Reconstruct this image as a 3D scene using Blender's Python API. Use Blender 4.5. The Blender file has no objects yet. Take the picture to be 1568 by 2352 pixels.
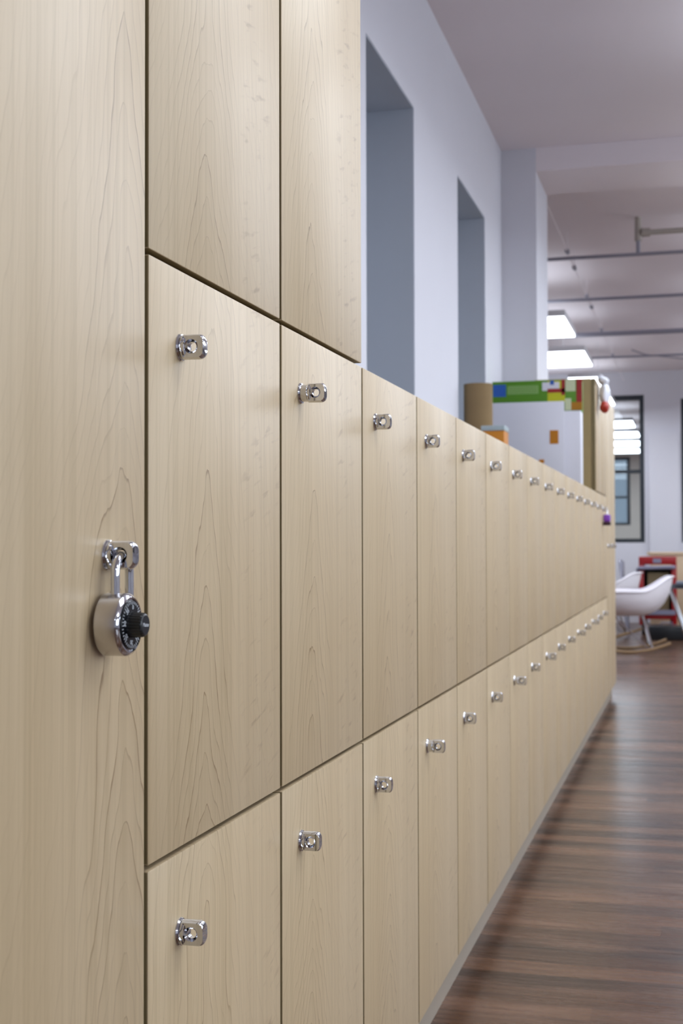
import bpy, bmesh, math, random
from mathutils import Vector, Matrix
PI = math.pi
S = bpy.context.scene
C = S.collection
random.seed(7)

# ------------------------------------------------------------------ camera
PITCH_W = 0.375            # one locker column
U0 = 1.0346                # seam between the tall padlocked door and the first column
f_px, yaw, pit, roll = 3018.7, 0.2627754, 0.0252551, -0.0024594
fw = Vector((math.cos(pit) * math.cos(yaw), math.cos(pit) * math.sin(yaw), math.sin(pit)))
r0 = Vector((math.sin(yaw), -math.cos(yaw), 0)); u0v = r0.cross(fw)
r1 = math.cos(roll) * r0 + math.sin(roll) * u0v
u1 = -math.sin(roll) * r0 + math.cos(roll) * u0v
cam = bpy.data.cameras.new('camera'); camo = bpy.data.objects.new('camera', cam); C.objects.link(camo)
camo.matrix_world = Matrix(((r1.x, u1.x, -fw.x, 0), (r1.y, u1.y, -fw.y, -0.4495), (r1.z, u1.z, -fw.z, 0.874), (0, 0, 0, 1)))
cam.sensor_fit = 'VERTICAL'; cam.sensor_height = 36.0; cam.sensor_width = 24.0
cam.lens = f_px / 2352 * 36.0
cam.clip_start = 0.02; cam.clip_end = 200
cam.dof.use_dof = True; cam.dof.focus_distance = 1.40; cam.dof.aperture_fstop = 11.0
S.camera = camo

# ------------------------------------------------------------------ world, exposure
w = bpy.data.worlds.new('world'); S.world = w; w.use_nodes = True
wn = w.node_tree; bgn = wn.nodes['Background']
bgn.inputs[0].default_value = (0.87, 0.91, 1.0, 1); bgn.inputs[1].default_value = 7.5
S.view_settings.view_transform = 'Standard'; S.view_settings.look = 'None'
S.view_settings.gamma = 1; S.view_settings.exposure = -0.17
S.view_settings.use_curve_mapping = False
LAMP_STRENGTH = 7.2
ADDED_UP = 1.8            # upward glow added on the lamp tops to lift the dim ceiling
LAMP_COLOR = (0.90, 0.96, 1.05, 1)

# ------------------------------------------------------------------ materials
def srgb(r, g, b):
    def c(v):
        v /= 255.0
        return v / 12.92 if v <= 0.04045 else ((v + 0.055) / 1.055) ** 2.4
    return (c(r), c(g), c(b), 1)

class NT:
    def __init__(s, name):
        s.m = bpy.data.materials.new(name); s.m.use_nodes = True
        s.t = s.m.node_tree; s.b = s.t.nodes['Principled BSDF']
    def n(s, typ, **kw):
        o = s.t.nodes.new(typ)
        for k, v in kw.items():
            if k.startswith('i_'):
                o.inputs[int(k[2:])].default_value = v
            else:
                setattr(o, k, v)
        return o
    def l(s, a, b): s.t.links.new(a, b)
    def math(s, op, a, b=None, clamp=False):
        o = s.t.nodes.new('ShaderNodeMath'); o.operation = op; o.use_clamp = clamp
        for i, v in enumerate((a, b)):
            if v is None: continue
            if isinstance(v, (int, float)): o.inputs[i].default_value = v
            else: s.l(v, o.inputs[i])
        return o.outputs[0]
    def smooth(s, v, a, b, lo=0.0, hi=1.0):
        o = s.t.nodes.new('ShaderNodeMapRange'); o.interpolation_type = 'SMOOTHSTEP'
        s.l(v, o.inputs[0])
        for i, q in enumerate((a, b, lo, hi)): o.inputs[i + 1].default_value = q
        return o.outputs[0]
    def noise(s, vec, scale=1.0, detail=2.0, rough=0.5):
        o = s.t.nodes.new('ShaderNodeTexNoise'); s.l(vec, o.inputs['Vector'])
        o.inputs['Scale'].default_value = scale; o.inputs['Detail'].default_value = detail
        o.inputs['Roughness'].default_value = rough
        return o.outputs[0]
    def comb(s, x, y, z):
        o = s.t.nodes.new('ShaderNodeCombineXYZ')
        for i, v in enumerate((x, y, z)):
            if isinstance(v, (int, float)): o.inputs[i].default_value = v
            else: s.l(v, o.inputs[i])
        return o.outputs[0]
    def mix(s, fac, a, b):
        o = s.t.nodes.new('ShaderNodeMix'); o.data_type = 'RGBA'
        for i, v in ((0, fac), (6, a), (7, b)):
            if isinstance(v, (int, float, tuple)): o.inputs[i].default_value = v
            else: s.l(v, o.inputs[i])
        return o.outputs[2]

def plain(name, col, rough=0.5, metal=0.0, spec=0.5, var=0.03, scale=30.0, bump=0.0):
    """a procedural material: a base colour with a faint uneven tone"""
    q = NT(name); g = q.n('ShaderNodeNewGeometry').outputs['Position']
    nz = q.noise(g, scale, 3)
    d = tuple(c * (1 - var) for c in col[:3]) + (1,); l_ = tuple(min(1, c * (1 + var)) for c in col[:3]) + (1,)
    q.l(q.mix(nz, d, l_), q.b.inputs['Base Color'])
    q.b.inputs['Roughness'].default_value = rough; q.b.inputs['Metallic'].default_value = metal
    q.b.inputs['Specular IOR Level'].default_value = spec
    if bump:
        bp = q.n('ShaderNodeBump'); bp.inputs['Strength'].default_value = bump; bp.inputs['Distance'].default_value = 0.002
        q.l(nz, bp.inputs['Height']); q.l(bp.outputs[0], q.b.inputs['Normal'])
    return q.m

def maple(name, centre=0.38, wob=0.10, curl=(0.60, 0.72, 1.0)):
    """maple laminate: cathedral arches, straight fine lines and a curly figure, per locker column"""
    q = NT(name)
    sep = q.n('ShaderNodeSeparateXYZ'); q.l(q.n('ShaderNodeNewGeometry').outputs['Position'], sep.inputs[0])
    X, Z = sep.outputs[0], sep.outputs[2]
    a = q.math('DIVIDE', q.math('SUBTRACT', X, U0), PITCH_W)
    n = q.math('FLOOR', a); fr = q.math('FRACT', a)
    wn_ = q.n('ShaderNodeTexWhiteNoise', noise_dimensions='1D'); q.l(n, wn_.inputs['W'])
    rnd = wn_.outputs[0]
    n7 = q.math('MULTIPLY', n, 7.31)
    xl = q.math('MULTIPLY', fr, PITCH_W)
    # low frequency wander of the heart line and the rings
    wand = q.math('MULTIPLY', q.math('SUBTRACT', q.noise(q.comb(n7, 0.0, q.math('MULTIPLY', Z, 2.2)), 1.0, 1), 0.5), 0.05)
    cx = q.math('ADD', q.math('MULTIPLY', q.math('ADD', q.math('MULTIPLY', q.math('SUBTRACT', rnd, 0.5), wob), centre), PITCH_W), wand)
    dx = q.math('SUBTRACT', xl, cx)
    w1 = q.math('MULTIPLY', q.math('SUBTRACT', q.noise(q.comb(q.math('ADD', q.math('MULTIPLY', X, 16.0), n7), 0.0, q.math('MULTIPLY', Z, 5.0)), 1.0, 2), 0.5), 0.17)
    w0 = q.math('MULTIPLY', q.math('SUBTRACT', q.noise(q.comb(n7, 4.0, q.math('MULTIPLY', Z, 3.2)), 1.0, 1), 0.5), 0.34)
    w2 = q.math('MULTIPLY', q.math('SUBTRACT', q.noise(q.comb(q.math('MULTIPLY', X, 110.0), 3.0, q.math('MULTIPLY', Z, 22.0)), 1.0, 1), 0.5), 0.016)
    K, P = 3.7, 0.050
    root = q.math('SQRT', q.math('ADD', q.math('MULTIPLY', dx, dx), 0.00022))
    ph = q.math('ADD', q.math('ADD', q.math('ADD', q.math('ADD', Z, w0), q.math('MULTIPLY', root, K)), w1), w2)
    ph = q.math('DIVIDE', ph, P)
    fr2 = q.math('FRACT', ph)
    far = q.math('ABSOLUTE', dx)
    # distance to the ring line in metres, so that every line keeps its width
    grad = q.math('ADD', q.math('MULTIPLY', q.math('DIVIDE', far, root), K), 1.0)
    dist = q.math('DIVIDE', q.math('MULTIPLY', q.math('SUBTRACT', 1.0, fr2), P), grad)
    line = q.math('ADD', q.smooth(dist, 0.0003, 0.0018, 0.95, 0.0), q.math('MULTIPLY', q.smooth(fr2, 0.1, 1.0), 0.20))
    ringvar = q.n('ShaderNodeTexWhiteNoise', noise_dimensions='1D'); q.l(q.math('FLOOR', ph), ringvar.inputs['W'])
    line = q.math('MULTIPLY', line, q.smooth(ringvar.outputs[0], 0.0, 1.0, 0.25, 1.0))
    line = q.math('MULTIPLY', line, q.smooth(far, 0.035, 0.10, 1.0, 0.30))
    # straight fine grain
    fine = q.noise(q.comb(q.math('MULTIPLY', X, 520.0), 0.0, q.math('MULTIPLY', Z, 3.0)), 1.0, 3, 0.6)
    mid = q.noise(q.comb(q.math('MULTIPLY', X, 130.0), 5.0, q.math('MULTIPLY', Z, 0.7)), 1.0, 3, 0.6)
    broad = q.noise(q.comb(q.math('MULTIPLY', X, 16.0), 9.0, q.math('MULTIPLY', Z, 1.0)), 1.0, 3, 0.5)
    # curly figure in the outer band
    cv = q.comb(q.math('ADD', q.math('MULTIPLY', X, 26.0), n7), 1.0, q.math('ADD', q.math('MULTIPLY', Z, 95.0), q.math('MULTIPLY', X, -25.0)))
    cur = q.smooth(q.noise(cv, 1.0, 2, 0.5), 0.55, 0.75)
    cmask = q.math('MULTIPLY', q.math('MULTIPLY', q.smooth(fr, curl[0], curl[1]), q.smooth(fr, 0.90, 1.0, 1.0, 0.3)),
                   q.smooth(q.noise(q.comb(q.math('MULTIPLY', X, 9.0), n7, q.math('MULTIPLY', Z, 5.0)), 1.0, 1), 0.35, 0.62))
    cur = q.math('MULTIPLY', cur, cmask)
    base = q.mix(broad, srgb(189, 166, 128), srgb(209, 188, 153))
    c1 = q.mix(q.math('MULTIPLY', line, 0.80), base, srgb(134, 106, 70))
    c2 = q.mix(q.math('MULTIPLY', q.smooth(mid, 0.44, 0.70), 0.45), c1, srgb(172, 150, 112))
    c3 = q.mix(q.math('MULTIPLY', q.smooth(fine, 0.45, 0.72), 0.26), c2, srgb(168, 146, 108))
    c4 = q.mix(q.math('MULTIPLY', cur, 0.8), c3, srgb(154, 128, 92))
    q.l(c4, q.b.inputs['Base Color'])
    q.b.inputs['Roughness'].default_value = 0.42
    q.b.inputs['Specular IOR Level'].default_value = 1.0
    bp = q.n('ShaderNodeBump'); bp.inputs['Strength'].default_value = 0.10; bp.inputs['Distance'].default_value = 0.0006
    q.l(fine, bp.inputs['Height']); q.l(bp.outputs[0], q.b.inputs['Normal'])
    return q.m

def floor_material():
    q = NT('dark_wood_floor')
    sep = q.n('ShaderNodeSeparateXYZ'); q.l(q.n('ShaderNodeNewGeometry').outputs['Position'], sep.inputs[0])
    X, Y = sep.outputs[0], sep.outputs[1]
    row = q.math('FLOOR', q.math('DIVIDE', X, 0.082))
    r = q.n('ShaderNodeTexWhiteNoise', noise_dimensions='1D'); q.l(row, r.inputs['W'])
    ly = q.math('ADD', q.math('DIVIDE', Y, 0.95), q.math('MULTIPLY', r.outputs[0], 5.0))
    col = q.math('FLOOR', ly)
    r2 = q.n('ShaderNodeTexWhiteNoise', noise_dimensions='2D'); q.l(q.comb(row, col, 0.0), r2.inputs['Vector'])
    g = q.noise(q.comb(q.math('MULTIPLY', X, 75.0), q.math('ADD', q.math('MULTIPLY', Y, 3.0), q.math('MULTIPLY', row, 3.7)), 0.0), 1.0, 4, 0.62)
    g2 = q.noise(q.comb(q.math('MULTIPLY', X, 9.0), q.math('MULTIPLY', Y, 1.4), 0.0), 1.0, 3, 0.6)
    c = q.mix(r2.outputs[0], srgb(54, 34, 22), srgb(116, 82, 60))
    c = q.mix(q.math('MULTIPLY', q.smooth(g, 0.35, 0.7), 0.6), c, srgb(40, 27, 20))
    c = q.mix(q.math('MULTIPLY', q.smooth(g2, 0.45, 0.7), 0.5), c, srgb(136, 102, 82))
    edge = q.math('FRACT', q.math('DIVIDE', X, 0.082))
    c = q.mix(q.smooth(edge, 0.0, 0.04, 0.7, 0.0), c, srgb(34, 25, 21))
    q.l(c, q.b.inputs['Base Color'])
    q.l(q.smooth(g, 0.2, 0.8, 0.20, 0.34), q.b.inputs['Roughness'])
    q.b.inputs['Specular IOR Level'].default_value = 0.28
    bp = q.n('ShaderNodeBump'); bp.inputs['Strength'].default_value = 0.15; bp.inputs['Distance'].default_value = 0.001
    q.l(g, bp.inputs['Height']); q.l(bp.outputs[0], q.b.inputs['Normal'])
    return q.m

def emit(name, col, st):
    m = bpy.data.materials.new(name); m.use_nodes = True; t = m.node_tree
    t.nodes.remove(t.nodes['Principled BSDF']); e = t.nodes.new('ShaderNodeEmission')
    e.inputs[0].default_value = col; e.inputs[1].default_value = st
    t.links.new(e.outputs[0], t.nodes['Material Output'].inputs[0]); return m

def glass(name):
    m = bpy.data.materials.new(name); m.use_nodes = True; t = m.node_tree
    t.nodes.remove(t.nodes['Principled BSDF'])
    tr = t.nodes.new('ShaderNodeBsdfTransparent'); gl = t.nodes.new('ShaderNodeBsdfGlossy'); fr = t.nodes.new('ShaderNodeFresnel')
    tr.inputs[0].default_value = (0.93, 0.96, 0.97, 1); gl.inputs['Roughness'].default_value = 0.02
    mx = t.nodes.new('ShaderNodeMixShader'); t.links.new(fr.outputs[0], mx.inputs[0])
    t.links.new(tr.outputs[0], mx.inputs[1]); t.links.new(gl.outputs[0], mx.inputs[2])
    t.links.new(mx.outputs[0], t.nodes['Material Output'].inputs[0]); return m

M = {
 'maple': maple('maple_laminate'),
 'maple_tall': maple('maple_laminate_tall_door', centre=0.865, wob=0.0, curl=(1.5, 1.6, 1.7)),
 'side': plain('tan_cabinet_side', srgb(172, 150, 104), 0.5, var=0.08, scale=20),
 'edge': plain('shaded_olive_edge', srgb(128, 113, 78), 0.55, var=0.05),
 'carcass': plain('shaded_olive_carcass', srgb(96, 84, 56), 0.6, var=0.05),  # darkened so the gaps between doors look shaded
 'plinth': plain('grey_plinth_laminate', srgb(160, 149, 134), 0.45),
 'wall': plain('white_wall_paint', srgb(216, 216, 224), 0.75, spec=0.25, var=0.015, scale=6),
 'ceiling': plain('ceiling_paint', srgb(236, 228, 232), 0.8, spec=0.2, var=0.03, scale=2),
 'cream': plain('cream_wall_paint', srgb(232, 226, 216), 0.75, spec=0.25, var=0.015, scale=6),
 'floor': floor_material(),
 'chrome': plain('polished_chrome', (0.66, 0.67, 0.71, 1), 0.06, 1.0, var=0.02),
 'steel': plain('brushed_steel', (0.56, 0.54, 0.54, 1), 0.26, 1.0, var=0.05, scale=180),
 'black': plain('black_plastic', srgb(24, 28, 32), 0.3),
 'dial': plain('black_dial_enamel', srgb(10, 14, 20), 0.25),
 'mark': plain('white_dial_paint', srgb(215, 220, 226), 0.5),
 'lamp': emit('lamp_diffuser', LAMP_COLOR, LAMP_STRENGTH),
 'added_glow': emit('added_uplight_glow', LAMP_COLOR, ADDED_UP),
 'niche': plain('shaded_opening_grey', srgb(186, 192, 202), 0.75, spec=0.2, var=0.015, scale=6),  # greyed to hold the shade inside the wall openings
 'lamp_body': plain('white_lamp_housing', srgb(225, 226, 230), 0.5),
 'pipe': plain('grey_painted_pipe', srgb(150, 150, 164), 0.5),
 'pipe_beige': plain('beige_painted_pipe', srgb(176, 170, 162), 0.5),
 'frame': plain('dark_window_frame', srgb(36, 44, 52), 0.4),
 'glass': glass('window_glass'),
 'kraft': plain('brown_kraft_paper', srgb(136, 114, 82), 0.8, spec=0.2, var=0.08, scale=12),
 'white': plain('white_board', srgb(226, 226, 236), 0.55, var=0.01),
 'orange': plain('orange_label', srgb(198, 124, 12), 0.5),
 'lid': plain('grey_lid', srgb(168, 182, 186), 0.5),
 'green': plain('green_print', srgb(86, 142, 26), 0.45, var=0.06, scale=14),
 'pale_green': plain('pale_green_print', srgb(140, 178, 104), 0.45),
 'blue': plain('blue_print', srgb(40, 92, 178), 0.45, var=0.15, scale=40),
 'red': plain('red_print', srgb(160, 40, 38), 0.45, var=0.1),
 'yellow': plain('yellow_print', srgb(196, 196, 28), 0.45, var=0.1),
 'cream_print': plain('cream_print', srgb(206, 214, 176), 0.45),
 'ochre': plain('ochre_print', srgb(176, 120, 20), 0.45),
 'shell': plain('white_chair_shell', srgb(244, 240, 246), 0.35, var=0.01),
 'runner': plain('wooden_runner', srgb(150, 122, 88), 0.45, var=0.1),
 'cart_red': plain('red_cart_paint', srgb(150, 18, 24), 0.35),
 'cart_dark': plain('dark_cart_mesh', srgb(34, 36, 36), 0.6),
 'cart_grey': plain('grey_cart_rail', srgb(128, 126, 146), 0.4),
 'brownbox': plain('brown_cart_load', srgb(120, 104, 76), 0.7),
 'purple': plain('purple_padlock_cover', srgb(132, 72, 190), 0.35, var=0.05),
 'plum': plain('dark_plum_band', srgb(56, 26, 44), 0.4),
 'bag': plain('white_plastic_bag', srgb(226, 228, 236), 0.4, var=0.03, scale=20),
 'bag_red': plain('red_orange_bag_print', srgb(176, 48, 30), 0.45, var=0.3, scale=25),
 'oak': plain('light_oak_cabinet', srgb(214, 190, 158), 0.5, var=0.05),
 'dark_top': plain('slate_table_top', srgb(84, 92, 104), 0.4),
 'facade': plain('blue_grey_facade', srgb(44, 54, 62), 0.5),
}

# ------------------------------------------------------------------ helpers
def box(bm, x0, x1, y0, y1, z0, z1):
    vs = [bm.verts.new(p) for p in ((x0, y0, z0), (x1, y0, z0), (x1, y1, z0), (x0, y1, z0), (x0, y0, z1), (x1, y0, z1), (x1, y1, z1), (x0, y1, z1))]
    for f in ((3, 2, 1, 0), (4, 5, 6, 7), (0, 1, 5, 4), (1, 2, 6, 5), (2, 3, 7, 6), (3, 0, 4, 7)):
        bm.faces.new([vs[i] for i in f])
    return bm

def bx(*a, bevel=0.0, seg=2):
    bm = bmesh.new()
    for k in range(0, len(a), 6): box(bm, *a[k:k + 6])
    if bevel: bmesh.ops.bevel(bm, geom=bm.edges[:], offset=bevel, segments=seg, affect='EDGES', profile=0.5)
    return bm

def tube(bm, pts, r, n=10, cap=True):
    pts = [Vector(p) for p in pts]; rings = []; up = None
    for i, p in enumerate(pts):
        d = (pts[min(i + 1, len(pts) - 1)] - pts[max(i - 1, 0)]).normalized()
        if up is None:
            up = Vector((0, 0, 1)) if abs(d.z) < 0.9 else Vector((1, 0, 0))
        a = d.cross(up).normalized(); b = a.cross(d).normalized(); up = b
        rr = r[i] if isinstance(r, (list, tuple)) else r
        rings.append([bm.verts.new(p + rr * (math.cos(2 * PI * k / n) * a + math.sin(2 * PI * k / n) * b)) for k in range(n)])
    for q, w_ in zip(rings, rings[1:]):
        for k in range(n): bm.faces.new((q[k], q[(k + 1) % n], w_[(k + 1) % n], w_[k]))
    if cap: bm.faces.new(rings[0][::-1]); bm.faces.new(rings[-1])
    return bm

def lathe(bm, prof, n=48, axis='y', at=(0, 0, 0)):
    """prof = (radius, position along the axis); revolved about y (or z)"""
    at = Vector(at); rings = []
    for r, y in prof:
        if r < 1e-7:
            p = Vector((0, y, 0)) if axis == 'y' else Vector((0, 0, y))
            rings.append([bm.verts.new(p + at)])
        else:
            rings.append([bm.verts.new((Vector((r * math.cos(2 * PI * k / n), y, r * math.sin(2 * PI * k / n))) if axis == 'y'
                         else Vector((r * math.cos(2 * PI * k / n), r * math.sin(2 * PI * k / n), y))) + at) for k in range(n)])
    for a, b in zip(rings, rings[1:]):
        for k in range(n):
            k2 = (k + 1) % n
            if len(a) == 1 and len(b) == 1: continue
            if len(a) == 1: bm.faces.new((a[0], b[k2], b[k]))
            elif len(b) == 1: bm.faces.new((a[k], a[k2], b[0]))
            else: bm.faces.new((a[k], a[k2], b[k2], b[k]))
    return bm

def mesh_of(bm, name, mat, smooth=True, angle=0.6):
    bmesh.ops.recalc_face_normals(bm, faces=bm.faces[:])
    me = bpy.data.meshes.new(name); bm.to_mesh(me); bm.free()
    if mat: me.materials.append(mat)
    if smooth:
        me.polygons.foreach_set('use_smooth', [True] * len(me.polygons)); me.set_sharp_from_angle(angle=angle)
    return me

def link(name, me, parent=None, loc=(0, 0, 0)):
    o = bpy.data.objects.new(name, me); C.objects.link(o); o.location = loc
    if parent: o.parent = parent
    return o

def obj(name, bm, mat, parent=None, loc=(0, 0, 0), smooth=True, angle=0.6):
    return link(name, mesh_of(bm, name, mat, smooth, angle), parent, loc)

def tag(o, label, cat, group=None):
    o['label'] = label; o['category'] = cat
    if group: o['group'] = group
    return o

def thing(name, label, cat, loc=(0, 0, 0), group=None):
    return tag(link(name, None, None, loc), label, cat, group)

def struct(name, bm, mat, parent=None):
    o = obj(name, bm, mat, parent, smooth=False)
    if not parent: o['kind'] = 'structure'
    return o

def boolean(me, cutters, op='DIFFERENCE'):
    o = link('work', me); tmp = []
    for c in cutters:
        k = link('cut', c); tmp.append(k)
        md = o.modifiers.new('b', 'BOOLEAN'); md.object = k; md.operation = op; md.solver = 'EXACT'
    dg = bpy.context.evaluated_depsgraph_get()
    res = bpy.data.meshes.new_from_object(o.evaluated_get(dg))
    for k in tmp + [o]: bpy.data.objects.remove(k)
    return res

def text_mesh(body, size, depth=0.0002):
    cu = bpy.data.curves.new('text', 'FONT'); cu.body = body; cu.size = size; cu.extrude = depth
    cu.align_x = 'CENTER'; cu.align_y = 'CENTER'
    o = link('text', cu); dg = bpy.context.evaluated_depsgraph_get()
    me = bpy.data.meshes.new_from_object(o.evaluated_get(dg)); bpy.data.objects.remove(o)
    return me

# ------------------------------------------------------------------ the room
WY = 0.46; CZ = 2.82; FX = 15.10; BX = -4.0; RY = -6.0; PX0, PX1 = 6.43, 6.93; AY = 4.0
struct('floor', bx(BX, 24.2, RY, AY, -0.1, 0.0), M['floor'])
struct('ceiling', bx(BX, 24.2, RY, AY, CZ, CZ + 0.1), M['ceiling'])
# left wall behind the lockers: two deep openings left in it, closed at the back
N = ((3.665, 4.340), (5.184, 5.895)); NT_, NB = 2.36, 0.90; TH = 0.42
bm = bmesh.new()
xs = [BX, N[0][0], N[0][1], N[1][0], N[1][1], PX0]
for i in (0, 2, 4): box(bm, xs[i], xs[i + 1], WY, WY + TH, 0, CZ)
for a, b in N:
    box(bm, a, b, WY, WY + TH, 0, NB); box(bm, a, b, WY, WY + TH, NT_, CZ)
box(bm, BX, PX0, WY + TH, WY + TH + 0.1, 0, CZ)
struct('wall_left', bm, M['wall'])
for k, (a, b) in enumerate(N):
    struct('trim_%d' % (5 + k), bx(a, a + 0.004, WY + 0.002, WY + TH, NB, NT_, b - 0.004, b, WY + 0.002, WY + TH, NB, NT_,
           a + 0.004, b - 0.004, WY + TH - 0.004, WY + TH, NB, NT_, a + 0.004, b - 0.004, WY + 0.002, WY + TH - 0.004, NT_ - 0.004, NT_), M['niche'])  # thin lining that carries the shaded grey
struct('trim_1', bx(PX0, PX1, 0.289, AY, 0, CZ), M['wall'])                   # pier that ends the wall
struct('trim_2', bx(PX0, PX1 - 0.04, RY, 0.289, 2.706, CZ), M['ceiling'])     # beam across the room
struct('wall_annex', bx(PX1, 24.2, AY, AY + 0.1, 0, CZ), M['wall'])
# right side: added row of unseen tall windows, lets daylight lift the ceiling
ADDED_WINDOWS = [(-2.9 + 3.4 * k, -0.5 + 3.4 * k) for k in range(5)]; RZ0, RZ1 = 0.75, 2.60
bm = bmesh.new(); e = BX
for a, b in ADDED_WINDOWS:
    box(bm, e, a, RY - 0.2, RY, 0, CZ); box(bm, a, b, RY - 0.2, RY, 0, RZ0); box(bm, a, b, RY - 0.2, RY, RZ1, CZ); e = b
box(bm, e, 24.2, RY - 0.2, RY, 0, CZ)
struct('wall_right', bm, M['wall'])
for k, (a, b) in enumerate(ADDED_WINDOWS):
    q = bmesh.new(); y0, y1 = RY - 0.15, RY - 0.10
    for c in (a, (a + b) / 2 - 0.025, b - 0.05): box(q, c, c + 0.05, y0, y1, RZ0, RZ1)
    for z in (RZ0, RZ1 - 0.05): box(q, a, b, y0, y1, z, z + 0.05)
    o = struct('window_%d' % (4 + k), q, M['frame'])  # frame of an added, unseen window
    struct('window_pane', bx(a + 0.05, b - 0.05, RY - 0.128, RY - 0.122, RZ0 + 0.05, RZ1 - 0.05), M['glass'], o)
    pl_ = bpy.data.lights.new('daylight_portal', 'AREA'); pl_.shape = 'RECTANGLE'; pl_.size = b - a; pl_.size_y = RZ1 - RZ0
    pl_.cycles.is_portal = True
    po = bpy.data.objects.new('daylight_portal', pl_); C.objects.link(po)
    po.location = ((a + b) / 2, RY - 0.22, (RZ0 + RZ1) / 2); po.rotation_euler = (PI / 2, 0, 0)   # faces +y, into the room
struct('wall_back', bx(BX - 0.1, BX, RY, WY + TH, 0, CZ), M['wall'])
# far wall with two windows
W1 = (0.095, 0.98, 0.895, 2.555); W2 = (-1.30, -0.305, 0.895, 2.50)
bm = bmesh.new()
box(bm, FX, FX + 0.15, W1[1], AY, 0, CZ); box(bm, FX, FX + 0.15, W2[1], W1[0], 0, CZ); box(bm, FX, FX + 0.15, RY, W2[0], 0, CZ)
for wd in (W1, W2):
    box(bm, FX, FX + 0.15, wd[0], wd[1], 0, wd[2]); box(bm, FX, FX + 0.15, wd[0], wd[1], wd[3], CZ)
struct('wall_far', bm, M['wall'])
struct('trim_3', bx(FX - 0.05, FX, -0.28, 0.042, 0, 2.12), M['wall'])         # shallow pier between the windows

def window(name, x, wd, mull, frame_w=0.05):
    y0, y1, z0, z1 = wd; fwd = frame_w
    b = bmesh.new()
    box(b, x - 0.03, x + 0.05, y0, y0 + fwd, z0, z1); box(b, x - 0.03, x + 0.05, y1 - fwd, y1, z0, z1)
    box(b, x - 0.03, x + 0.05, y0 + fwd, y1 - fwd, z0, z0 + 0.045); box(b, x - 0.03, x + 0.05, y0 + fwd, y1 - fwd, z1 - 0.055, z1)
    for z in mull: box(b, x - 0.02, x + 0.04, y0 + fwd, y1 - fwd, z - 0.02, z + 0.02)
    o = struct(name, b, M['frame'])
    zz = [z0 + 0.045] + [m + s for m in mull for s in (-0.02, 0.02)] + [z1 - 0.055]
    for k in range(0, len(zz), 2):
        struct('window_pane', bx(x + 0.006, x + 0.012, y0 + fwd, y1 - fwd, zz[k], zz[k + 1]), M['glass'], o)
    return o
window('window_1', FX + 0.03, W1, [1.695])
window('window_2', FX + 0.03, W2, [1.695])
# the next room seen through the glass
W3 = (0.665, 1.75, 1.22, 2.44)
bm = bmesh.new()
box(bm, 24.0, 24.2, W3[1], AY, 0, CZ); box(bm, 24.0, 24.2, RY, W3[0], 0, CZ)
box(bm, 24.0, 24.2, W3[0], W3[1], 0, W3[2]); box(bm, 24.0, 24.2, W3[0], W3[1], W3[3], CZ)
struct('wall_next_room', bm, M['cream'])
window('window_3', 24.05, W3, [1.72], 0.06)
struct('trim_4', bx(23.97, 24.0, 0.66, 1.75, 2.50, 2.54), M['facade'])

# building added outside the far window to dim the sky behind it
fc = bmesh.new(); box(fc, 31.0, 34.0, -8, 12, -6, 14)
tag(obj('added_building', fc, M['facade'], smooth=False), 'added blue-grey building dimming the sky outside the far window of the next room', 'building')
# ------------------------------------------------------------------ suspended ceiling lamps
LZ = 2.42
lb = mesh_of(bx(-0.43, 0.43, -0.61, 0.61, 0.0, 0.045, bevel=0.006), 'lamp_housing', M['lamp_body'])
ld = mesh_of(bx(-0.42, 0.42, -0.60, 0.60, -0.012, 0.0), 'lamp_diffuser', M['lamp'], smooth=False)
lr = mesh_of(tube(bmesh.new(), [(0, 0, 0.045), (0, 0, CZ - LZ)], 0.002, 6), 'hanger', M['lamp_body'])
lu = mesh_of(bx(-0.38, 0.38, -0.55, 0.55, 0.0455, 0.050), 'added_uplight', M['added_glow'], smooth=False)
NEXT = (-1.6, -4.0)
LL = {
 9.37: 'flat white lit panel lamp, nearest of the row beside the grey pier',
 11.02: 'wide lit panel lamp below the first one beside the grey pier',
 12.67: 'lit panel lamp just above the green printed box',
 14.32: 'lit panel lamp right above the corner of the dark window frame'}
def lamp(x, y, label, group='suspended ceiling lamps', meshes=None, hy=0.4):
    a, d_, u_ = meshes or (lb, ld, lu)
    t = thing('ceiling_lamp', label, 'ceiling lamp', (x, y, LZ), group)
    link('lamp_housing', a, t); link('lamp_diffuser', d_, t); link('hanger', lr, t, (0, -hy, 0)); link('hanger', lr, t, (0, hy, 0)); link('added_uplight', u_, t)
ND = [m.copy() for m in (lb, ld, lu)]
for m in ND: m.transform(Matrix.Scale(0.24, 4, (0, 1, 0)))
for x in (9.37, 11.02, 14.32): lamp(x, 0.997, LL[x])
lamp(12.72, 0.533, LL[12.67], meshes=ND, hy=0.1)
for k in range(8):
    x = 1.55 + 1.72 * k
    lamp(x, -1.22, 'lit panel lamp out of the frame, hung over the aisle beside the lockers', 'aisle ceiling lamps')
for k in range(6):  # added row, lights the near doors from the front
    lamp(-3.0 + 2.9 * k, -3.4, 'added panel lamp out of the frame, lighting the doors from the far side of the room', 'added side ceiling lamps')
for k, x in enumerate((17.2, 18.85, 20.5, 22.15)):
    lamp(x, 0.90, 'lit panel lamp seen through the dark framed window, %s down the next room' % ('nearest', 'second', 'third', 'farthest')[k], 'lamps in the next room')

for y in NEXT:  # lamps added out of view to brighten the cream end wall
    for x in (17.2, 19.5, 21.8): lamp(x, y, 'added panel lamp brightening the next room, out of the frame behind the white wall', 'added lamps in the next room')
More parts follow.
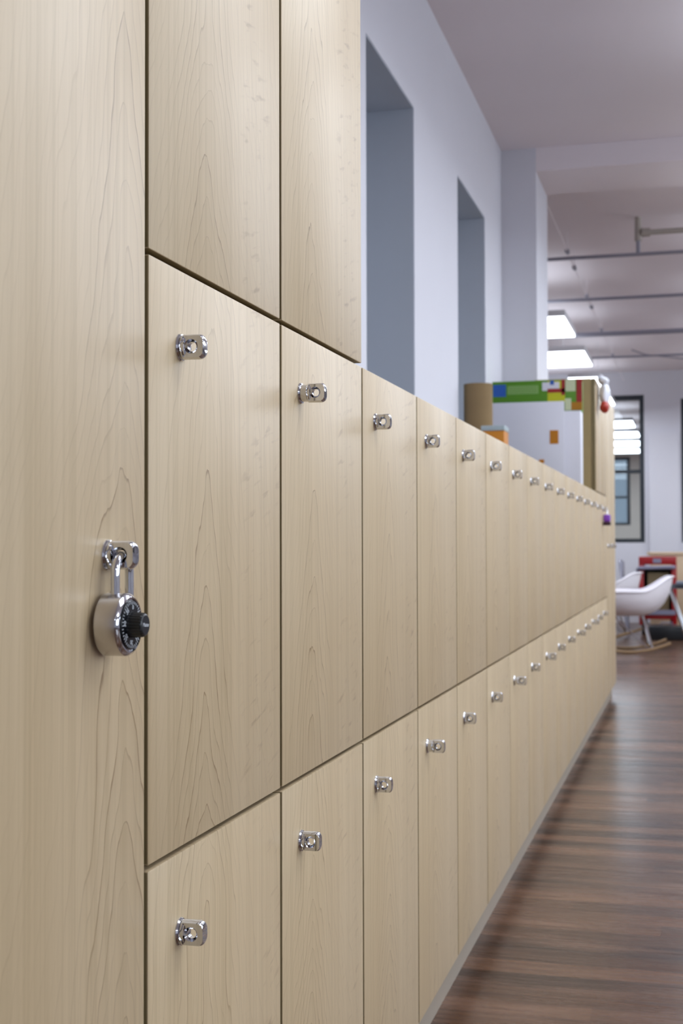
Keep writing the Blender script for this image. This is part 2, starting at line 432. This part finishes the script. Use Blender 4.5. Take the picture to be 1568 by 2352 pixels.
# ------------------------------------------------------------------ pipes under the ceiling
def pipe(x, z, r, label, y0=-5.9, y1=3.9, mat='pipe'):
    t = thing('ceiling_pipe', label, 'pipe', (x, 0, z), 'pipes across the ceiling')
    obj('pipe_run', tube(bmesh.new(), [(0, y0, 0), (0, y1, 0)], r, 14), M[mat], t)
    for y in (-4.4, -2.2, -0.62, 1.4):
        obj('hanger_rod', tube(bmesh.new(), [(0, y, 0), (0, y, CZ - z)], 0.003, 6), M['pipe'], t)
    return t
p1 = pipe(7.97, 2.60, 0.011, 'nearest thin grey pipe across the ceiling, with the beige tee above it')
b = bmesh.new(); tube(b, [(0, -0.137, 0.0), (0, -0.137, 0.08)], 0.012, 12); obj('drop_pipe', b, M['pipe'], p1)
pipe(9.35, 2.60, 0.012, 'second grey ceiling pipe, above the nearest lit lamp')
pipe(10.92, 2.60, 0.020, 'thick dark ceiling pipe level with the nearest lit lamp')
pipe(12.3, 2.60, 0.010, 'thin faint ceiling pipe beside the second lit lamp')
t = thing('branch_pipe', 'beige thick pipe with a tee, running right above the nearest grey pipe', 'pipe', (7.97, -0.137, 2.68))
obj('tee', tube(tube(bmesh.new(), [(0, 0, 0.0), (0, 0, 0.14)], [0.021, 0.019], 16), [(0, -0.02, 0.048), (0, -0.07, 0.048)], 0.026, 16), M['pipe_beige'], t)
obj('pipe_run', tube(bmesh.new(), [(0, -0.07, 0.048), (0, -5.7, 0.048)], 0.017, 16), M['pipe_beige'], t)
t = thing('ceiling_conduit', 'thin pale conduit with small dark couplings running under the far ceiling', 'conduit', (8, 0.305, 2.70))
obj('conduit_run', tube(bmesh.new(), [(-0.9, 0, 0), (6.9, 0, 0)], 0.004, 8), M['ceiling'], t)
for x in (8.24, 8.73, 9.75, 10.21, 11.32, 12.86):
    obj('coupling', tube(bmesh.new(), [(x - 8 - 0.03, 0, 0), (x - 8 + 0.03, 0, 0)], 0.014, 12), M['pipe'], t)
    obj('hanger_rod', tube(bmesh.new(), [(x - 8, 0, 0), (x - 8, 0, CZ - 2.7)], 0.003, 6), M['ceiling'], t)
pts = [(12.3, 0.10 - 0.12 * k, 2.63 - 0.018 * k + (0.03 if k == 0 else 0)) for k in range(10)] + [(12.3, -1.3, 2.5), (12.3, -1.6, 2.6)]
tag(obj('ceiling_cable', tube(bmesh.new(), pts, 0.006, 8), M['pipe']), 'thin grey cable sagging to the right past the second lit lamp', 'cable')

# ------------------------------------------------------------------ the lockers
DT = 0.019; GX = 0.0040; ZB, ZM, ZT = 0.079, 0.6005, 1.1237; DEP = 0.45; DEP2 = 0.283
def door_mesh(x0, x1, z0, z1, mat='maple'):
    me = mesh_of(bx(x0 + GX, x1 - GX, 0.0, DT, z0, z1, bevel=0.0011, seg=2), 'door', M[mat])
    me.materials.append(M['edge'])                       # seam shade held in a darker colour on side and bottom edges
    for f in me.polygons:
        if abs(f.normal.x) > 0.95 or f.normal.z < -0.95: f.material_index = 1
    return me
W = PITCH_W
d_low = door_mesh(0, W, ZB, ZM - 0.0026); d_top = door_mesh(0, W, ZM + 0.0026, ZT)
UT = 2.14; FT = 1.66
d_upn = door_mesh(0, W, ZT + 0.0052, UT); d_upf = door_mesh(0, W, ZT + 0.0052, FT)
d_tall = door_mesh(0, W, ZB, UT, 'maple_tall'); d_tallf = door_mesh(0, W, ZB, FT)
E_ = 0.0008
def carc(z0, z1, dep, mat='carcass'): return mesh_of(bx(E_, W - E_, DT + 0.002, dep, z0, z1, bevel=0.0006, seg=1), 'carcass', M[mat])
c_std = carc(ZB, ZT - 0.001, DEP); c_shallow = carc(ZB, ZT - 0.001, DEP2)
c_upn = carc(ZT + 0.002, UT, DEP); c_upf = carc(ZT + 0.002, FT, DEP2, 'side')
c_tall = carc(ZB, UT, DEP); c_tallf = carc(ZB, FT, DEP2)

def hasp_mesh(ext):
    yb = -0.0028 - ext
    fl = lathe(bmesh.new(), [(0, 0.004), (0.0126, 0.004), (0.0126, -0.0010), (0.0118, -0.0026), (0.0100, -0.0030), (0.0100, yb - 0.004), (0, yb - 0.004)], 56)
    prof = [(0, yb), (0.0104, yb), (0.0114, yb - 0.0010)]
    L = 0.0212; R = 0.0048
    for k in range(9):
        a = k / 8 * PI / 2
        prof.append((0.0114 - R + R * math.cos(a), yb - L + R - R * math.sin(a)))
    prof.append((0, yb - L))
    body = mesh_of(lathe(bmesh.new(), prof, 72), 'b', None, False)
    cut = []
    for s in (-1, 1):
        a, b = (0.0060, 0.03) if s > 0 else (-0.03, -0.0060)
        cut.append(mesh_of(bx(a, b, yb - 0.06, yb - 0.0026, -0.03, 0.03), 'c', None, False))
    hb = bmesh.new(); hy = yb - 0.0098
    pr = [(0.0, -0.02), (0.0150, -0.02), (0.0068, -0.0064), (0.0043, -0.0030), (0.0043, 0.0030), (0.0068, 0.0064), (0.0150, 0.02), (0.0, 0.02)]
    lathe(hb, pr, 40, axis='z'); bmesh.ops.rotate(hb, verts=hb.verts[:], matrix=Matrix.Rotation(PI / 2, 3, 'Y')); bmesh.ops.translate(hb, verts=hb.verts[:], vec=(0, hy, 0))
    cut.append(mesh_of(hb, 'h', None, False))
    me = boolean(body, cut)
    full = bmesh.new(); full.from_mesh(me)
    bmesh.ops.recalc_face_normals(fl, faces=fl.faces[:])
    m2 = bpy.data.meshes.new('f'); fl.to_mesh(m2); fl.free(); full.from_mesh(m2)
    out = bpy.data.meshes.new('hasp'); full.to_mesh(out); full.free(); out.materials.append(M['chrome'])
    out.polygons.foreach_set('use_smooth', [True] * len(out.polygons)); out.set_sharp_from_angle(angle=0.45)
    return out
h0, h1 = hasp_mesh(0.0), hasp_mesh(0.0072)
HX = 0.0748; HZT, HZL = 1.0535, 0.528
def hasp(parent, x, z, extended=False, tilt=0.0):
    o = link('hasp', h1 if extended else h0, parent, (x, 0, z)); o.rotation_euler = (0, tilt, 0)
    if extended: o['label'] = 'chrome lock hasp pulled out on its neck'
    return o

ORD = ['first', 'second', 'third', 'fourth', 'fifth', 'sixth', 'seventh', 'eighth', 'ninth', 'tenth', 'eleventh', 'twelfth', 'thirteenth', 'fourteenth', 'fifteenth', 'sixteenth']
EXT = {(1, 1), (3, 0), (6, 0), (8, 0), (11, 0), (13, 0)}
for n in range(16):
    g = 'two-door maple lockers in the long row'
    if n < 2: lab = 'two-door maple locker %s, below a near upper cabinet' % ('right beside the padlocked tall door' if n == 0 else 'with its top hasp pulled out')
    elif n == 15: lab = 'two-door maple locker with the purple padlock, near the far end'
    elif n == 14: lab = 'two-door maple locker just left of the one with the purple padlock'
    else: lab = '%s two-door maple locker along the row, counting from the padlocked tall door' % ORD[n]
    t = thing('locker', lab, 'locker', (U0 + n * W, 0, 0), g)
    link('carcass', c_std if n < 14 else c_shallow, t)
    a = link('door', d_top, t); b_ = link('door', d_low, t)
    hasp(a, HX, HZT, (n, 1) in EXT, random.uniform(-0.03, 0.03)); hasp(b_, HX, HZL, (n, 0) in EXT, random.uniform(-0.03, 0.03))
for n, lab, dm, cm in ((0, 'tall maple upper cabinet beside the padlocked door, above the nearest lockers', d_upn, c_upn),
                       (1, 'tall maple upper cabinet ending against the white wall, with the brightest sheen', d_upn, c_upn),
                       (14, 'far maple upper cabinet whose side faces the white box on the lockers', d_upf, c_upf),
                       (15, 'far maple upper cabinet above the locker with the purple padlock', d_upf, c_upf)):
    t = thing('upper_cabinet', lab, 'cabinet', (U0 + n * W, 0, ZT), 'maple cabinets standing on the lockers')
    link('carcass', cm, t, (0, 0, -ZT)); link('door', dm, t, (0, 0, -ZT))
t = thing('tall_cabinet', 'full-height maple cabinet door with the combination padlock, nearest the camera', 'cabinet', (U0 - W, 0, 0), 'full-height maple cabinets')
link('carcass', c_tall, t); d = link('door', d_tall, t); hasp(d, W - 0.0765, 0.8665)
for n, lab in ((16, 'full-height maple cabinet at the far end, right after the purple padlock locker'), (17, 'last full-height maple cabinet, at the very far end of the row')):
    t = thing('tall_cabinet', lab, 'cabinet', (U0 + n * W, 0, 0), 'full-height maple cabinets')
    link('carcass', c_tallf, t); d = link('door', d_tallf, t); hasp(d, HX, 0.8665)
XE = U0 + 18 * W
tag(obj('toe_kick', bx(U0 - W, U0 + 14 * W, 0.025, 0.43, 0, ZB - 0.0005, U0 + 14 * W, XE, 0.025, 0.27, 0, ZB - 0.0005), M['plinth'], smooth=False),
    'recessed pale grey plinth running under the whole row of lockers', 'plinth')

# ------------------------------------------------------------------ combination padlock on the tall door
HXW = U0 - 0.0765; PZ = 0.8125
pl = thing('combination_padlock', 'round steel combination padlock with black dial hanging on the tall door', 'padlock', (HXW - 0.0105, 0, PZ))
R = 0.0245
prof = [(0, -0.0035), (R - 0.0012, -0.0035), (R, -0.0047), (R, -0.0215), (R - 0.0003, -0.0222), (R - 0.0012, -0.0252), (R - 0.0035, -0.0268), (R - 0.0042, -0.0265), (0, -0.0265)]
obj('lock_body', lathe(bmesh.new(), prof[:5] + [(0, -0.0222)], 96), M['steel'], pl, angle=0.5)
obj('bezel', lathe(bmesh.new(), [(0, -0.0220), (R - 0.0001, -0.0220), (R - 0.0010, -0.0234), (R - 0.0030, -0.0248), (R - 0.0042, -0.0246), (R - 0.0046, -0.0236), (0, -0.0236)], 96), M['chrome'], pl, angle=0.5)
di = obj('dial', lathe(bmesh.new(), [(0, -0.0230), (0.0190, -0.0230), (0.0190, -0.0250), (0.0184, -0.0255), (0.0120, -0.0256), (0, -0.0256)], 96), M['dial'], pl, angle=0.4)
mk = bmesh.new()
for k in range(40):
    a = 2 * PI * k / 40; L = 0.0019 if k % 5 else 0.0026
    q = bmesh.new(); box(q, -0.00028, 0.00028, -0.00012, 0.0001, 0.0181 - L, 0.0181)
    bmesh.ops.rotate(q, verts=q.verts[:], matrix=Matrix.Rotation(a, 3, 'Y')); bmesh.ops.translate(q, verts=q.verts[:], vec=(0, -0.02562, 0))
    tm = bpy.data.meshes.new('t'); q.to_mesh(tm); q.free(); mk.from_mesh(tm)
for k in range(8):
    a = 2 * PI * k / 8 + 0.10
    tm = text_mesh(str(5 * k), 0.0048)
    # text lies in xy: stand it up facing -y, push out to its radius, turn it round the dial
    tm.transform(Matrix.Rotation(a, 4, 'Y') @ Matrix.Translation((0, -0.0257, 0.0135)) @ Matrix.Rotation(PI / 2, 4, 'X'))
    mk.from_mesh(tm)
obj('dial_markings', mk, M['mark'], di, smooth=False)
kn = bmesh.new(); n = 96; rings = []
for y, r, amp in ((-0.0252, 0.0104, 0), (-0.0268, 0.0098, 0.0003), (-0.0354, 0.0091, 0.0003), (-0.0366, 0.0085, 0.0), (-0.0372, 0.0075, 0)):
    rings.append([kn.verts.new(((r + amp * (1 if (k // 2) % 2 else -1)) * math.cos(2 * PI * k / n), y, (r + amp * (1 if (k // 2) % 2 else -1)) * math.sin(2 * PI * k / n))) for k in range(n)])
for a, b in zip(rings, rings[1:]):
    for k in range(n): kn.faces.new((a[k], a[(k + 1) % n], b[(k + 1) % n], b[k]))
kn.faces.new(rings[0]); kn.faces.new(rings[-1][::-1])
ko = obj('knob', kn, M['black'], pl, angle=0.35)
tm = text_mesh('Master', 0.0042, 0.0001); tm.transform(Matrix.Translation((0, -0.0373, 0)) @ Matrix.Rotation(0.06, 4, 'Y') @ Matrix.Rotation(PI / 2, 4, 'X'))
tb = bmesh.new(); tb.from_mesh(tm); obj('knob_lettering', tb, M['mark'], ko, smooth=False)
# shackle through the hasp's hole (hole runs along x at y = -0.0126)
sy = -0.0126; hz = 0.8665 - PZ; SR = 0.0132; SZ = hz - SR - 0.0004
pts = [(-SR, sy, 0.015), (-SR, sy, SZ - 0.003)]
for k in range(17):
    a = PI - k / 16 * PI
    pts.append((SR * math.cos(a), sy, SZ + SR * math.sin(a)))
pts += [(SR, sy, SZ - 0.003), (SR, sy, 0.015)]
pts = [(x + 0.0105, y, z) for x, y, z in pts]
obj('shackle', tube(bmesh.new(), pts, 0.0036, 24), M['chrome'], pl, angle=1.2)

# purple padlock on the top door near the end
px = U0 + 15 * W + HX
t = thing('purple_padlock', 'small purple padlock hanging on a top hasp near the far end', 'padlock', (px, -0.0215, 0.998))
bd = bx(-0.022, 0.022, -0.017, 0.017, -0.010, 0.027, bevel=0.007, seg=3)
obj('lock_body', bd, M['purple'], t)
obj('base_band', bx(-0.025, 0.025, -0.019, 0.019, -0.028, -0.0095, bevel=0.005, seg=3), M['plum'], t)
pts = [(-0.010, 0, 0.02), (-0.010, 0, 0.045)] + [(0.010 * math.cos(PI - k / 8 * PI), 0, 0.046 + 0.010 * math.sin(k / 8 * PI)) for k in range(9)] + [(0.010, 0, 0.045), (0.010, 0, 0.02)]
obj('shackle', tube(bmesh.new(), pts, 0.003, 12), M['chrome'], t)

# ------------------------------------------------------------------ things on top of the lockers
TZ = ZT - 0.001
t = thing('paper_roll', 'brown kraft paper roll standing on the lockers against the white wall', 'paper roll', (5.25, 0.391, TZ))
obj('paper', lathe(bmesh.new(), [(0.020, 0), (0.058, 0), (0.058, 0.398), (0.020, 0.398), (0.020, 0)], 40, axis='z'), M['kraft'], t)
t = thing('small_carton', 'small orange carton with a grey lid standing on the lockers before the roll', 'box', (5.02, 0.295, TZ))
obj('carton', bx(-0.02, 0.10, -0.043, 0.043, 0, 0.188, bevel=0.001), M['orange'], t)
obj('lid', bx(-0.022, 0.102, -0.045, 0.045, 0.1885, 0.208, bevel=0.001), M['lid'], t)
t = thing('white_box', 'large plain white box standing on the lockers beside the far cabinet', 'box', (6.10, 0.232, TZ + 0.0015))
obj('carton', bx(-0.15, -0.03, -0.190, 0.205, 0, 0.351, bevel=0.002), M['white'], t)
t = thing('foam_board', 'white foam panel with an orange label leaning on the large white box', 'panel', (5.93, 0.27, TZ))
obj('board', bx(-0.006, 0.006, -0.158, 0.165, 0, 0.394, bevel=0.001), M['white'], t)
obj('orange_label', bx(-0.0072, -0.0058, -0.132, -0.094, 0.203, 0.264), M['orange'], t)
obj('orange_label', bx(-0.0072, -0.0058, -0.068, -0.045, 0.118, 0.134), M['orange'], t)
t = thing('printed_box', 'green printed box lying on top of the large white box', 'box', (6.10, 0.232, TZ + 0.353))
FXB = -0.15
obj('carton', bx(FXB, -0.03, -0.192, 0.206, 0, 0.140, bevel=0.0015), M['green'], t)
def panel(y0, y1, z0, z1, mat, nm='printed_panel', k=1):
    obj(nm, bx(FXB - 0.0006 * k, FXB + 0.0002, y0, y1, z0, z1), M[mat], t, smooth=False)
# image x runs towards -y: 1131 px -> y 0.204, 1337 px -> y -0.198
def yy(p): return 0.204 - (p - 1131) / 206 * 0.402
def zz_(p): return 0.140 - (p - 873) / 71 * 0.140
panel(yy(1162), yy(1132), zz_(908), zz_(880), 'blue')
panel(yy(1237), yy(1166), zz_(903), zz_(884), 'pale_green')
for k in range(4): panel(yy(1234), yy(1168), zz_(888 + 4 * k), zz_(887 + 4 * k), 'green', 'text_line', 2)
panel(yy(1298), yy(1258), zz_(925), zz_(875), 'yellow')
panel(yy(1285), yy(1246), zz_(897), zz_(878), 'white', k=2)
panel(yy(1273), yy(1264), zz_(884), zz_(874), 'blue', k=3)
panel(yy(1298), yy(1258), zz_(902), zz_(893), 'red', k=3)
panel(yy(1298), yy(1290), zz_(908), zz_(873), 'red', k=3)
panel(yy(1322), yy(1299), zz_(900), zz_(873), 'cream_print', k=2)
panel(yy(1337), yy(1312), zz_(943), zz_(925), 'ochre', k=2)
panel(yy(1337), yy(1324), zz_(925), zz_(873), 'red', k=3)
panel(yy(1312), yy(1298), zz_(943), zz_(916), 'cream_print', k=2)

# crumpled bag hanging over the top front edge of the far cabinets
def blob(c, rx, ry, rz, seed, sub=4, amp=0.16):
    bm = bmesh.new(); bmesh.ops.create_icosphere(bm, subdivisions=sub, radius=1.0)
    rn = random.Random(seed); ks = [(Vector((rn.uniform(-1, 1), rn.uniform(-1, 1), rn.uniform(-1, 1))).normalized() * rn.uniform(2, 7), rn.uniform(0, 6)) for _ in range(9)]
    for v in bm.verts:
        n_ = v.co.normalized(); d_ = sum(math.sin(k.dot(n_) + o) for k, o in ks) / 9
        v.co = Vector(c) + Vector((n_.x * rx, n_.y * ry, n_.z * rz)) * (1 + amp * d_)
    return bm
t = thing('plastic_bag', 'crumpled white plastic bag slung over the top edge of the far cabinets', 'bag', (6.48, 0, FT))
b = blob((0.0, -0.032, -0.055), 0.10, 0.024, 0.062, 5)
for q in (blob((-0.04, -0.028, 0.004), 0.07, 0.026, 0.020, 3), blob((-0.155, -0.022, 0.002), 0.030, 0.016, 0.018, 9)):
    tm = bpy.data.meshes.new('t'); q.to_mesh(tm); q.free(); b.from_mesh(tm)
obj('bag', b, M['bag'], t)
obj('bag_print', blob((-0.06, -0.034, -0.125), 0.055, 0.022, 0.030, 8, 3), M['bag_red'], t)

# ------------------------------------------------------------------ the chairs at the far end
def shell_mesh():
    nth, nt = 72, 18; bm = bmesh.new(); rings = []
    for j in range(nt + 1):
        s = 1 - j / nt
        ring = []
        for i in range(nth):
            th = 2 * PI * i / nth                     # 0 = front, pi = back
            back = 0.5 - 0.5 * math.cos(th)
            side = abs(math.sin(th))
            d1 = min(th, 2 * PI - th) / PI
            sm = lambda v, a, b: (lambda u: u * u * (3 - 2 * u))(max(0, min(1, (v - a) / (b - a))))
            zr = 0.385 + 0.115 * sm(d1, 0.10, 0.34) + 0.118 * sm(d1, 0.60, 0.88)
            fl = 0.315 + 0.05 * back
            rx = 0.305; ry = 0.285 + 0.045 * back
            rho = (1 - (1 - s) ** 1.7) ** 0.62 if s < 1 else 1.0
            z = 0.295 + (zr - 0.295) * s ** 2.0
            # the back leans out more than the sides
            lean = 0.035 * back ** 2 * s ** 1.5
            x = rx * math.sin(th) * rho; y = math.cos(th) * (ry * rho + lean)
            ring.append((x, y, z))
        if j == nt: rings.append([bm.verts.new((0, 0, 0.295))])
        else: rings.append([bm.verts.new(p) for p in ring])
    # rolled rim
    rim = [bm.verts.new((v.co.x * 1.045, v.co.y * 1.045, v.co.z - 0.006)) for v in rings[0]]
    rings.insert(0, rim)
    for a, b in zip(rings, rings[1:]):
        for k in range(nth):
            k2 = (k + 1) % nth
            if len(b) == 1: bm.faces.new((a[k], a[k2], b[0]))
            else: bm.faces.new((a[k], a[k2], b[k2], b[k]))
    me = mesh_of(bm, 'shell', M['shell'], angle=1.2)
    o = link('w', me); md = o.modifiers.new('s', 'SOLIDIFY'); md.thickness = 0.006; md.offset = 0
    out = bpy.data.meshes.new_from_object(o.evaluated_get(bpy.context.evaluated_depsgraph_get())); bpy.data.objects.remove(o)
    return out
sh = shell_mesh()
def chair(x, y, rz, label):
    t = thing('rocking_chair', label, 'chair', (x, y, 0), 'white shell rocking chairs'); t.rotation_euler = (0, 0, rz)
    link('shell', sh, t)
    for sx in (-1, 1):
        X = 0.21 * sx
        pts = [(X, 0.33 * k / 8, 0.012 + 0.075 * (k / 8) ** 2) for k in range(-8, 9)]
        b = bmesh.new(); tube(b, pts, 0.013, 10); obj('runner', b, M['runner'], t)
        for sy_ in (-1, 1):
            obj('leg', tube(bmesh.new(), [(0.12 * sx, 0.12 * sy_, 0.30), (X, 0.17 * sy_ * 1.1, 0.038)], 0.0085, 10), M['chrome'], t)
        obj('brace', tube(bmesh.new(), [(0.12 * sx, 0.12, 0.30), (X, -0.15, 0.045)], 0.005, 8), M['chrome'], t)
    obj('cross_wire', tube(bmesh.new(), [(-0.21, 0.17, 0.05), (0.12, 0.12, 0.30)], 0.005, 8), M['chrome'], t)
    obj('cross_wire', tube(bmesh.new(), [(0.21, -0.17, 0.05), (-0.12, -0.12, 0.30)], 0.005, 8), M['chrome'], t)
chair(11.0, 0.095, 0.10, 'white shell rocking chair in side view, nearer of the two past the lockers')
chair(12.45, 0.40, -0.15, 'white shell rocking chair farther back, its arm rising behind the nearer chair')

t = thing('folding_chair', 'dark metal folding chair half hidden behind the white rocking chairs', 'chair', (12.95, 0.42, 0))
def fold(nm, pts, r=0.011, mat='pipe'): obj(nm, tube(bmesh.new(), pts, r, 10), M[mat], t)
fold('frame', [(-0.2, -0.24, 0.012), (-0.2, -0.20, 0.45), (-0.2, -0.175, 0.70), (-0.16, -0.17, 0.72), (0.16, -0.17, 0.72), (0.2, -0.175, 0.70), (0.2, -0.20, 0.45), (0.2, -0.24, 0.012)])
for s in (-1, 1): fold('leg', [(0.19 * s, -0.16, 0.46), (0.19 * s, 0.22, 0.012)])
obj('seat', bx(-0.19, 0.19, -0.19, 0.20, 0.43, 0.45, bevel=0.004), M['pipe'], t)
obj('backrest', bx(-0.19, 0.19, -0.198, -0.183, 0.56, 0.71, bevel=0.003), M['pipe'], t)

# ------------------------------------------------------------------ red trolley
t = thing('red_trolley', 'red metal trolley with a grey rail and dark open middle', 'trolley', (13.0, -0.09, 0))
obj('top_tray', bx(0, 0.42, -0.18, 0.17, 0.68, 0.757, bevel=0.006), M['cart_red'], t)
obj('label_plate', bx(-0.004, 0.0, -0.04, 0.035, 0.695, 0.738), M['cart_grey'], t)
obj('rail', tube(bmesh.new(), [(0.0, 0.18, 0.625), (-0.03, 0.175, 0.645), (-0.03, -0.15, 0.655), (0.0, -0.16, 0.655)], 0.018, 12), M['cart_grey'], t)
for y in (-0.18, 0.125):
    for x in (0.0, 0.38): obj('post', bx(x, x + 0.04, y, y + 0.045, 0.10, 0.68, bevel=0.003), M['cart_red'], t)
obj('back_mesh', bx(0.36, 0.375, -0.135, 0.125, 0.2, 0.66), M['cart_dark'], t)
for y in (0.135, -0.17): obj('side_mesh', bx(0.04, 0.38, y, y + 0.015, 0.2, 0.66), M['cart_dark'], t)
obj('shelf', bx(0.01, 0.41, -0.175, 0.165, 0.155, 0.20, bevel=0.004), M['cart_red'], t)
obj('shelf_rail', bx(-0.012, 0.0, -0.17, 0.16, 0.20, 0.245), M['cart_grey'], t)
for x in (0.05, 0.36):
    for y in (-0.14, 0.13):
        obj('caster', tube(bmesh.new(), [(x, y - 0.016, 0.05), (x, y + 0.016, 0.05)], 0.05, 20), M['black'], t)
        obj('caster_fork', bx(x - 0.012, x + 0.012, y - 0.022, y + 0.022, 0.08, 0.155), M['cart_dark'], t)
tag(obj('brown_carton', bx(13.06, 13.32, -0.20, 0.0, 0.201, 0.60, bevel=0.003), M['brownbox']), 'brown carton standing inside the red trolley', 'box')
t = thing('tool_case', 'low dark case on the floor behind the nearer rocking chair', 'case', (12.45, -0.19, 0))
obj('case_body', bx(-0.15, 0.15, -0.16, 0.16, 0, 0.13, bevel=0.008), M['black'], t)
obj('case_handle', tube(bmesh.new(), [(0, -0.05, 0.13), (0, -0.05, 0.155), (0, 0.05, 0.155), (0, 0.05, 0.13)], 0.006, 8), M['cart_grey'], t)
# light low cabinet behind the trolley
t = thing('low_cabinet', 'light oak low cabinet standing behind the red trolley', 'cabinet', (13.8, -1.1, 0))
obj('carcass', bx(0.01, 0.5, -0.9, 1.10, 0.05, 0.765, bevel=0.002), M['oak'], t)
obj('top', bx(0.0, 0.52, -0.92, 1.13, 0.766, 0.795, bevel=0.002), M['oak'], t)
obj('base', bx(0.03, 0.48, -0.88, 1.08, 0, 0.05), M['cart_dark'], t)
# table with splayed chrome legs at the right edge
t = thing('low_table', 'low slate-topped table with splayed chrome legs at the right edge', 'table', (11.75, -1.0, 0))
obj('tabletop', bx(-0.3, 0.3, -0.62, 0.715, 0.525, 0.552, bevel=0.004), M['dark_top'], t)
for sx in (-1, 1):
    obj('leg', tube(bmesh.new(), [(0.24 * sx - 0.0, 0.77, 0.50), (0.27 * sx, 0.60, 0.0)], [0.013, 0.013], 12), M['chrome'], t)
    obj('leg', tube(bmesh.new(), [(0.24 * sx, -0.40, 0.525), (0.27 * sx, -0.60, 0.0)], 0.013, 12), M['chrome'], t)
    obj('leg_bracket', bx(0.24 * sx - 0.014, 0.24 * sx + 0.014, 0.62, 0.79, 0.498, 0.5245), M['dark_top'], t)
